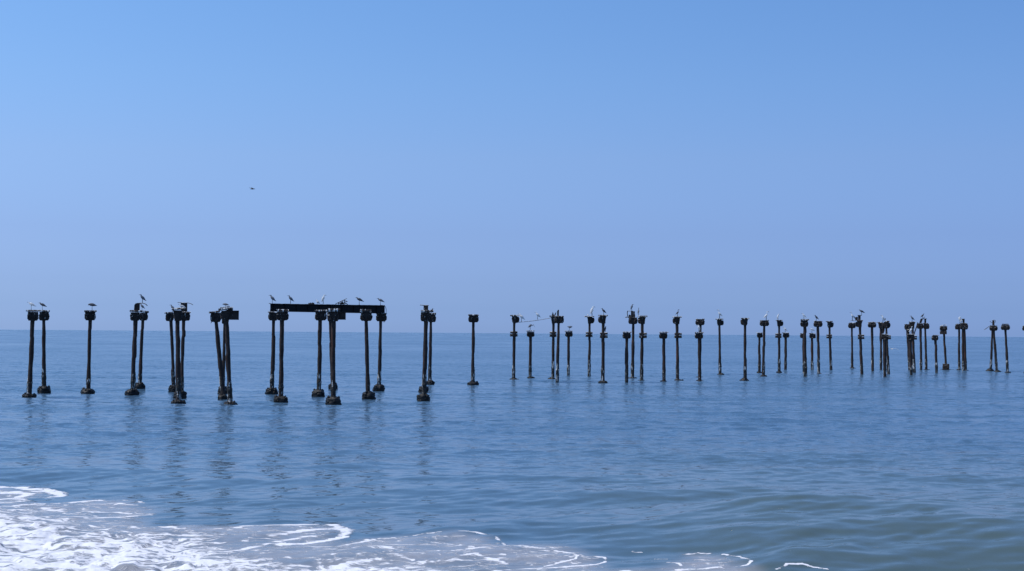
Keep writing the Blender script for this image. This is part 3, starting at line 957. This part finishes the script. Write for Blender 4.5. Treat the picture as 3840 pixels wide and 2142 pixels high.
for nm, pts, tk in (('bent_end_rail', [(1470, 202), (1500, 207), (1516, 220), (1524, 245), (1527, 300)], .018), ('frayed_end', [(152, 181), (172, 183), (172, 230), (167, 268)], .02)):
    mb = MB()
    mb.tube([G(*p) - gr for p in pts], tk, 8, 1.6)
    mb.build(nm, M_PLATE, ge)

# scraps lying on the girder
lr = G(1005, 193)
le = empty('twisted_lattice', lr, 'broken lattice frame lying tilted on top of the long girder', 'scrap')
mb = MB()
P_ = lambda x, y, yo=0: G(x, y) - lr + Vector((0, yo, 0))
mb.tube([P_(930, 189), P_(1000, 155), P_(1063, 125)], [.022, .024, .018], 8)
for a, b in (((965, 193), (975, 168)), ((985, 193), (1000, 157)), ((1005, 193), (1015, 150)), ((1010, 160), (1035, 193)), ((1030, 193), (1038, 140)), ((1038, 168), (1075, 195)),
             ((1030, 150), (1072, 162)), ((1052, 148), (1060, 165)), ((960, 180), (1060, 182))):
    mb.tube([P_(*a), P_(*b)], .022, 6)
mb.slab([(P_(*p).x, P_(*p).z) for p in ((985, 193), (990, 172), (1012, 165), (1025, 172), (1030, 193))][::-1], -.03, .03)
mb.build('lattice', M_GIRD, le)
dr = G(648, 188)
de = empty('scrap_heap', dr, 'low jagged bits of rusted metal on the girder left of the egrets', 'scrap')
mb = MB()
rg = random.Random(9)
for i in range(9):
    x = 615 + i * 8
    q = G(x, 186) - dr
    h = rg.uniform(.03, .09)
    mb.chunk([(q.z - .04, q.x - .05, q.x + .05, .2), (q.z + h, q.x - .025, q.x + .03, .12)], 7, 3, .02, i)
mb.build('metal_bits', M_GIRD, de)

# thin pipe between two piles
y1, y2 = PY['p23'], PY['p25']
a, b = on_y(*sp('E', 352, 376), y1), on_y(*sp('E', 875, 305), y2)
pe = empty('thin_pipe', (a + b) / 2, 'thin rusty pipe slung from pile to pile with two egrets on it', 'pipe')
mb = MB()
mb.tube([a.lerp(b, t) - (a + b) / 2 + Vector((0, 0, -.05 * math.sin(math.pi * t))) for t in [i / 12 for i in range(13)]], .022, 8)
mb.build('pipe_length', M_PLATE, pe, True)

# ------------------------------------------------------------------ herons and egrets
# outlines of the standing bird, feet at 0, height 1, facing +x: (x, z, half height, half width)
POSE = {
    'hunch': ([(-.40, .27, .012, .02), (-.30, .36, .040, .05), (-.18, .47, .085, .085), (-.06, .58, .115, .105), (.05, .69, .105, .095), (.12, .78, .070, .065),
               (.14, .86, .048, .045), (.17, .925, .048, .042), (.22, .94, .036, .032), (.26, .935, .018, .018)], (.25, .935, .43, .915), (.0, -.03), .50),
    'lean': ([(-.62, .42, .012, .02), (-.48, .50, .045, .05), (-.30, .60, .095, .09), (-.10, .70, .125, .11), (.08, .76, .11, .10), (.18, .80, .07, .07),
              (.22, .87, .05, .05), (.26, .93, .052, .045), (.32, .94, .036, .032), (.36, .935, .018, .018)], (.35, .935, .52, .905), (-.03, -.08), .62),
    'flat': ([(-.72, .66, .012, .02), (-.55, .70, .06, .06), (-.30, .76, .13, .12), (-.05, .80, .16, .13), (.18, .82, .14, .11), (.32, .84, .10, .085),
              (.42, .82, .08, .065), (.48, .78, .05, .04), (.50, .74, .02, .02)], (.49, .78, .52, .62), (-.02, -.10), .68),
    'upright': ([(-.13, .20, .012, .02), (-.12, .32, .045, .05), (-.07, .45, .085, .08), (-.01, .60, .11, .095), (.03, .72, .10, .09), (.06, .82, .06, .06),
                 (.07, .89, .045, .042), (.10, .945, .045, .04), (.15, .955, .034, .03), (.19, .95, .016, .016)], (.18, .95, .36, .93), (.02, -.02), .42),
    'alert': ([(-.27, .28, .01, .018), (-.20, .36, .035, .04), (-.11, .45, .07, .07), (-.01, .54, .088, .078), (.06, .62, .062, .058), (.085, .69, .032, .030),
               (.06, .76, .024, .023), (.045, .83, .023, .022), (.06, .90, .026, .025), (.10, .945, .036, .030), (.15, .95, .026, .023), (.18, .945, .013, .013)],
              (.17, .945, .32, .92), (.0, -.04), .46),
    'stoop': ([(-.44, .50, .012, .02), (-.36, .56, .05, .05), (-.24, .66, .11, .10), (-.10, .78, .14, .11), (.02, .88, .11, .09), (.12, .86, .06, .055),
               (.20, .80, .042, .04), (.28, .82, .036, .034), (.36, .90, .040, .036), (.42, .90, .036, .032), (.46, .86, .018, .018)], (.45, .87, .62, .52), (-.06, -.16), .62),
    'spread': ([(-.45, .82, .03, .03), (-.38, .84, .10, .06), (-.28, .80, .06, .06), (-.12, .78, .15, .11), (.10, .78, .16, .12), (.26, .80, .15, .10),
                (.34, .88, .06, .05), (.42, .93, .055, .045), (.48, .90, .03, .03)], (.47, .90, .62, .74), (-.02, -.14), .64),
    'preen': ([(-.30, .30, .012, .02), (-.20, .40, .05, .05), (-.08, .52, .10, .09), (.03, .66, .115, .10), (.08, .79, .085, .075), (.04, .88, .05, .048),
               (-.04, .93, .042, .038), (-.10, .88, .034, .03), (-.12, .82, .016, .016)], (-.12, .84, -.14, .66), (.02, -.03), .46),
    'sit': ([(-.50, .12, .012, .02), (-.36, .22, .07, .07), (-.18, .36, .15, .14), (.0, .50, .19, .17), (.12, .66, .14, .13), (.17, .80, .08, .08),
             (.20, .90, .075, .065), (.28, .93, .05, .045), (.33, .92, .02, .02)], (.32, .92, .60, .86), (.02, -.04), .30),
}


def bird(R, x, y, h, face, pose, col, label, on, yaw=0, dy=0.0, fy=None):
    by = PY[on] + dy if isinstance(on, str) else on
    foot = on_y(*sp(R, x, y), by)
    H = h * by / F / REG[R][2] * (1.06 if col == 'w' else 1.0)
    body, bill, legs, hip = POSE[pose]
    mats = {'w': M_WHITE, 'g': M_GREY, 'd': M_DARK}
    grp = {'w': 'white egrets perched on the ruined pier', 'g': 'slate grey herons perched on the ruined pier', 'd': 'dark herons perched on the ruined pier'}
    nm = {'w': 'white_egret', 'g': 'grey_heron', 'd': 'dark_heron'}[col]
    e = empty(nm, foot, label, 'egret' if col == 'w' else 'heron', grp[col])
    e.rotation_euler = (0, 0, (0 if face > 0 else math.pi) + R_(yaw))
    # one continuous body, neck and head
    pts = [Vector((a, 0, b)) for a, b, _, _ in body]
    rings = []
    n = 12
    # resample for a smooth back line
    P = []
    for i in range(len(body) - 1):
        p0, p1, p2, p3 = body[max(0, i - 1)], body[i], body[i + 1], body[min(len(body) - 1, i + 2)]
        for k in range(3):
            t = k / 3
            P.append([.5 * ((2 * p1[q]) + (-p0[q] + p2[q]) * t + (2 * p0[q] - 5 * p1[q] + 4 * p2[q] - p3[q]) * t * t + (-p0[q] + 3 * p1[q] - 3 * p2[q] + p3[q]) * t ** 3) for q in range(4)])
    P.append(list(body[-1]))
    for i, (a, b, hh, hw) in enumerate(P):
        a0, b0 = P[max(0, i - 1)][:2]
        a1, b1 = P[min(len(P) - 1, i + 1)][:2]
        tx, tz = a1 - a0, b1 - b0
        l = math.hypot(tx, tz) or 1
        nx, nz = -tz / l, tx / l
        hh, hw = max(.008, hh * 1.36), max(.008, hw * 1.3)
        rings.append([(( a + nx * hh * math.sin(2 * math.pi * j / n)) * H, hw * math.cos(2 * math.pi * j / n) * H, (b + nz * hh * math.sin(2 * math.pi * j / n)) * H) for j in range(n)])
    mb = MB()
    mb.loft(rings)
    mb.build('body', mats[col], e, True)
    # folded wings lie against the flanks
    for s in (-1, 1):
        k = len(body)
        w0 = [body[i] for i in range(0, min(6, k))]
        mb = MB()
        rr = []
        for i, (a, b, hh, hw) in enumerate(w0):
            f = i / (len(w0) - 1)
            a2 = a - (.05 if i == 0 else 0)
            q = math.sin(math.pi * min(1, .08 + f * .9)) ** .6
            hz = max(.014, hh * .85 * q)
            wy = hw * .98 * s
            rr.append([((a2 - .35 * hz * math.sin(t)) * H, (wy + .035 * math.cos(t) * q * s) * H, (b + .01 + hz * math.sin(t)) * H) for t in [2 * math.pi * j / 8 for j in range(8)]])
        mb.loft(rr)
        mb.build('wing', mats[col], e, True)
    mb = MB()
    a, b, c, d_ = bill
    mb.tube([(a * H, 0, b * H), ((a + c) / 2 * H, 0, (b + d_) / 2 * H + .004), (c * H, 0, d_ * H)], [.026 * H, .019 * H, .006 * H], 6)
    mb.build('bill', M_BILL, e, True)
    for s, fx in ((-1, legs[0]), (1, legs[1])):
        mb = MB()
        yy = .035 * s
        hx = (legs[0] + legs[1]) / 2
        if pose == 'sit':
            mb.tube([(hx * H, yy * H, .3 * H), ((hx + .05) * H, yy * H, .12 * H), ((fx) * H, yy * H, 0)], .014 * H, 6)
        else:
            mb.tube([((hx - .01) * H, yy * H, hip * H), ((hx + .6 * (fx - hx) + .015) * H, yy * H, hip * .52 * H), (fx * H, yy * H, .01 * H)], [.026 * H, .019 * H, .017 * H], 6)
        for tx, ty in ((.07, .0), (.055, .035), (.055, -.035), (-.045, 0)):
            mb.tube([(fx * H, yy * H, .012 * H), ((fx + tx) * H, (yy + ty) * H, .006 * H)], .007 * H, 5)
        mb.build('leg', M_LEG, e, True)
    return e


GY = lambda x: yA + (yB - yA) * (x - 165) / 1345
bird('A', 174, 255, 88, -1, 'lean', 'w', 'white egret on the leaning pile at the far left end', 'p1')
bird('A', 304, 258, 88, -1, 'lean', 'd', 'dark heron beside the far left egret, bill pointing left', 'p2')
bird('A', 887, 262, 82, -1, 'flat', 'd', 'dark heron resting level on the solitary left pile', 'p3')
bird('A', 1480, 178, 104, -1, 'hunch', 'g', 'slate heron standing high on the bent strip of the rounded stub', 'p4', 25)
bird('A', 1476, 264, 82, -1, 'hunch', 'g', 'grey heron half hidden below the bent strip of the rounded stub', 'p5')
bird('B', 582, 283, 88, -1, 'hunch', 'g', 'grey heron sunk behind the planks of the trio of piles', 'p6', 0, .2)
bird('B', 690, 272, 80, -1, 'lean', 'w', 'pale egret peeking left beside the stub of the trio', 'p8', 0, -.1)
bird('B', 1202, 240, 60, -1, 'flat', 'g', 'grey heron low behind the tilted planks above the box stub', 'p11', 0, .1)
bird('C', 190, 183, 103, -1, 'hunch', 'g', 'grey heron at the left tip of the long girder', GY(190))
bird('C', 404, 184, 98, -1, 'hunch', 'g', 'grey heron second from the left on the long girder', GY(404), 15)
bird('C', 722, 192, 52, -1, 'sit', 'w', 'small white egret crouching on the middle of the girder', GY(722))
bird('C', 787, 188, 102, 1, 'upright', 'w', 'tall white egret upright on the girder, bill to the right', GY(787))
bird('C', 1205, 198, 90, -1, 'lean', 'd', 'dark heron on the girder right of the broken lattice', GY(1205))
bird('C', 1453, 202, 84, -1, 'lean', 'g', 'grey heron at the right tip of the long girder', GY(1453))
bird('D', 808, 292, 52, 1, 'sit', 'd', 'small dark bird crouched behind the steel T stub', 'p20')
bird('E', 402, 368, 125, -1, 'hunch', 'w', 'white egret at the low left end of the thin pipe', PY['p23'] - .05)
bird('E', 658, 330, 113, -1, 'hunch', 'w', 'white egret halfway along the thin pipe', (PY['p23'] + PY['p25']) / 2)
bird('E', 552, 507, 100, 1, 'stoop', 'g', 'grey heron stooping with its bill down, under the pipe', 'p24')
bird('E', 1168, 510, 77, 1, 'spread', 'g', 'small grey bird with raised tail on the short pile', 'p27')
bird('E', 1520, 279, 146, 1, 'upright', 'w', 'big fluffy white egret, bill to the right, beside the resting one', 'p28')
bird('E', 1455, 279, 34, -1, 'sit', 'w', 'pale bird lying low at the feet of the big white egret', 'p28')
bird('E', 1704, 260, 108, -1, 'hunch', 'd', 'dark heron on the plate right of the big white egret', 'p29')
bird('E', 1732, 534, 96, 1, 'upright', 'd', 'dark heron on the lower collar beside the shaft', 'p29', -60, -.1)
bird('F', 883, 197, 108, 1, 'upright', 'g', 'grey heron upright on top of the wrecked steel frame', 'p31')
bird('F', 990, 272, 130, 1, 'alert', 'g', 'slender grey heron with stretched neck on a plate edge', 'p32', 70)
bird('G', 343, 282, 110, 1, 'alert', 'd', 'dark heron looking right from a two collared pile', 'p34')
bird('G', 680, 533, 110, -1, 'upright', 'w', 'white egret on the short pile before a taller shaft', 'p36')
bird('G', 1006, 319, 138, -1, 'alert', 'w', 'lanky white egret with raised neck, facing left on its own pile', 'p37')
bird('H', 396, 345, 136, 1, 'alert', 'w', 'white egret facing right on a ragged tall pile', 'p40')
bird('H', 580, 340, 92, 1, 'upright', 'w', 'hunched white egret near the left edge of its plate', 'p41', 10)
bird('H', 694, 540, 86, -1, 'hunch', 'w', 'white egret on the short pile right of the hunched egret', 'p42')
bird('H', 990, 328, 93, -1, 'hunch', 'w', 'white egret facing left on the thickest pile', 'p43')
bird('H', 1188, 354, 95, -1, 'hunch', 'd', 'dark heron facing left on a ragged tall pile', 'p46')
bird('H', 1114, 549, 80, -1, 'lean', 'w', 'white egret on the short pile right of the thickest pile', 'p45')
bird('I', 252, 366, 134, -1, 'alert', 'w', 'long necked white egret on the plank by the torn metal', 'p49')
bird('I', 403, 281, 96, -1, 'lean', 'd', 'dark heron on the T shaped post near the torn metal', 'p49')
bird('I', 768, 397, 112, -1, 'upright', 'w', 'white egret preening on the cluster of three piles', 'p51')
bird('I', 803, 390, 64, 1, 'preen', 'g', 'grey heron bent over beside the preening egret', 'p53')
bird('I', 1260, 389, 102, -1, 'hunch', 'g', 'grey heron on the broad plate above the tall white egret', 'p55')
bird('I', 1243, 597, 122, 1, 'alert', 'w', 'tall white egret framed by dark pile heads', 'p54')
bird('I', 1437, 338, 86, 1, 'hunch', 'd', 'dark heron on the tilted slab, bill to the right', 'p57')
bird('I', 1460, 340, 36, 1, 'sit', 'g', 'tiny grey bird behind the heron on the tilted slab', 'p58')
bird('J', 538, 426, 118, -1, 'preen', 'w', 'white egret ruffling its wings on the right trio', 'p61')
bird('J', 568, 412, 72, 1, 'hunch', 'w', 'smaller white egret touching the steel post of the right trio', 'p62')


def flyer(name, px, py, y, span, col, label, cat, roll, yaw, mat):
    c = on_y(px, py, y)
    e = empty(name, c, label, cat)
    e.rotation_euler = (R_(roll), 0, R_(yaw))
    s = span
    mb = MB()
    mb.loft([[(a * s, w_ * s * math.cos(2 * math.pi * j / 10), (z + w_ * math.sin(2 * math.pi * j / 10)) * s) for j in range(10)]
             for a, z, w_ in ((-.26, .0, .012), (-.16, .0, .035), (-.02, .0, .055), (.12, .01, .045), (.2, .02, .03), (.25, .02, .032), (.30, .015, .012), (.36, .01, .004))])
    mb.build('body', mat, e, True)
    for q in (-1, 1):
        mb = MB()
        rr = []
        for f, z, ch, sw in ((0, .02, .20, 0), (.2, .07, .19, .02), (.45, .10, .16, .01), (.72, .08, .11, -.04), (.9, .05, .06, -.10), (1, .03, .015, -.15)):
            yy = q * f * .5
            rr.append([((sw + ch * .5) * s, yy * s, z * s), ((sw + ch * .1) * s, yy * s, (z + .012) * s), ((sw - ch * .5) * s, yy * s, z * s), ((sw) * s, yy * s, (z - .008) * s)])
        mb.loft(rr)
        mb.build('wing', mat, e, True)
    return e


flyer('flying_egret', 3344, 1309, PY['p53'] + 14, 1.5, 'w', 'white egret gliding low over the water behind the piles', 'egret', 12, 90, M_WHITE)
flyer('flying_bird', 946, 709, 120, .82, 'd', 'dark bird flying alone high in the sky', 'bird', 14, 35, M_DARK)


# ------------------------------------------------------------------ light
SUN_EL, SUN_AZ = 60, -98      # azimuth from +Y towards +X
w = bpy.data.worlds.new('World')
SC.world = w
w.use_nodes = True
nt = w.node_tree
bg = nt.nodes['Background']
sky = nt.nodes.new('ShaderNodeTexSky')
sky.sky_type = 'NISHITA'
sky.sun_disc = False
sky.sun_elevation = R_(SUN_EL)
sky.sun_rotation = R_(SUN_AZ)
sky.dust_density = .3
tc = nt.nodes.new('ShaderNodeTexCoord')
sx = nt.nodes.new('ShaderNodeSeparateXYZ')
nt.links.new(tc.outputs['Generated'], sx.inputs[0])
el = mth(nt, 'POWER', mth(nt, 'MAXIMUM', sx.outputs[2], 0.0), .5)
# coastal haze tint of the lower sky, by elevation
NIS = [(0.05, .7306, .6533, .4535), (.5, .7582, .6959, .4906), (1, .7649, .7335, .5352), (2, .7239, .7625, .6135), (4, .5922, .7209, .7084), (7, .4445, .6087, .7335),
       (10, .3558, .5165, .702), (13, .2998, .4496, .6587), (20, .2287, .3541, .5698), (30, .1852, .2881, .4893), (50, .1632, .2416, .4149), (85, .1222, .1837, .3254)]
TGT = [(0.05, 133, 162, 213), (.5, 134, 163, 214), (1, 134, 164, 215), (2, 136, 167, 219), (4, 136, 171, 224), (7, 134, 174, 229), (10, 124, 171, 231),
       (13, 116, 166, 230), (20, 111, 161, 228), (30, 106, 155, 222), (50, 98, 146, 212), (85, 90, 136, 200)]
lin = lambda c: ((c / 255 + .055) / 1.055) ** 2.4
ramp = nt.nodes.new('ShaderNodeValToRGB')
nt.links.new(el, ramp.inputs[0])
K = 2.8
SKY_K = 1.31
els = ramp.color_ramp.elements
els[1].position = 1.0
for i, (a, b_) in enumerate(zip(NIS, TGT)):
    pos = math.sqrt(math.sin(R_(a[0])))
    cc = [min(1, lin(b_[q + 1]) * (1, .958, .945)[q] * ((.92, .945, .91)[q] if a[0] < 1.5 else (.93, .95, .92)[q] if a[0] < 3 else .955 if a[0] < 5 else .985 if a[0] < 8 else 1) / a[q + 1] / K) for q in range(3)] + [1]
    if i == 0:
        els[0].position = pos
        els[0].color = cc
    elif i == len(NIS) - 1:
        els[len(els) - 1].color = cc
    else:
        q_ = els.new(pos)
        q_.color = cc
ramp.color_ramp.elements[0].position = 0
mx = nd(nt, 'ShaderNodeMix', data_type='RGBA', blend_type='MULTIPLY')
mx.clamp_result = False
mx.inputs[0].default_value = 1
nt.links.new(sky.outputs[0], mx.inputs[6])
nt.links.new(ramp.outputs[0], mx.inputs[7])
sc_ = nd(nt, 'ShaderNodeVectorMath', operation='SCALE')
nt.links.new(mx.outputs[2], sc_.inputs[0])
sc_.inputs['Scale'].default_value = K * SKY_K
az = nd(nt, 'ShaderNodeVectorMath', operation='SCALE')      # haze is whiter towards the sun's side
az.inputs[0].default_value = (-.42, -.345, -.22)
nt.links.new(sx.outputs[0], az.inputs['Scale'])
az1 = nd(nt, 'ShaderNodeVectorMath', operation='ADD')
az1.inputs[1].default_value = (1, 1, 1)
nt.links.new(az.outputs[0], az1.inputs[0])
az2 = nd(nt, 'ShaderNodeVectorMath', operation='MULTIPLY')
nt.links.new(az1.outputs[0], az2.inputs[1])
nt.links.new(sc_.outputs[0], az2.inputs[0])
nt.links.new(az2.outputs[0], bg.inputs[0])
bg.inputs[1].default_value = .1

sl = bpy.data.lights.new('sun', 'SUN')
sl.energy = 3.3
sl.angle = R_(.5)
sl.color = (1, .96, .92)
so = bpy.data.objects.new('sun', sl)
COL.objects.link(so)
d = Vector((math.sin(R_(SUN_AZ)) * math.cos(R_(SUN_EL)), math.cos(R_(SUN_AZ)) * math.cos(R_(SUN_EL)), math.sin(R_(SUN_EL))))
so.rotation_euler = d.to_track_quat('Z', 'Y').to_euler()
so.location = (-30, 40, 60)

SC.view_settings.view_transform = 'Standard'
SC.view_settings.look = 'None'
SC.view_settings.exposure = 0
SC.view_settings.gamma = 1
SC.cycles.max_bounces = 6
SC.cycles.sample_clamp_indirect = 6
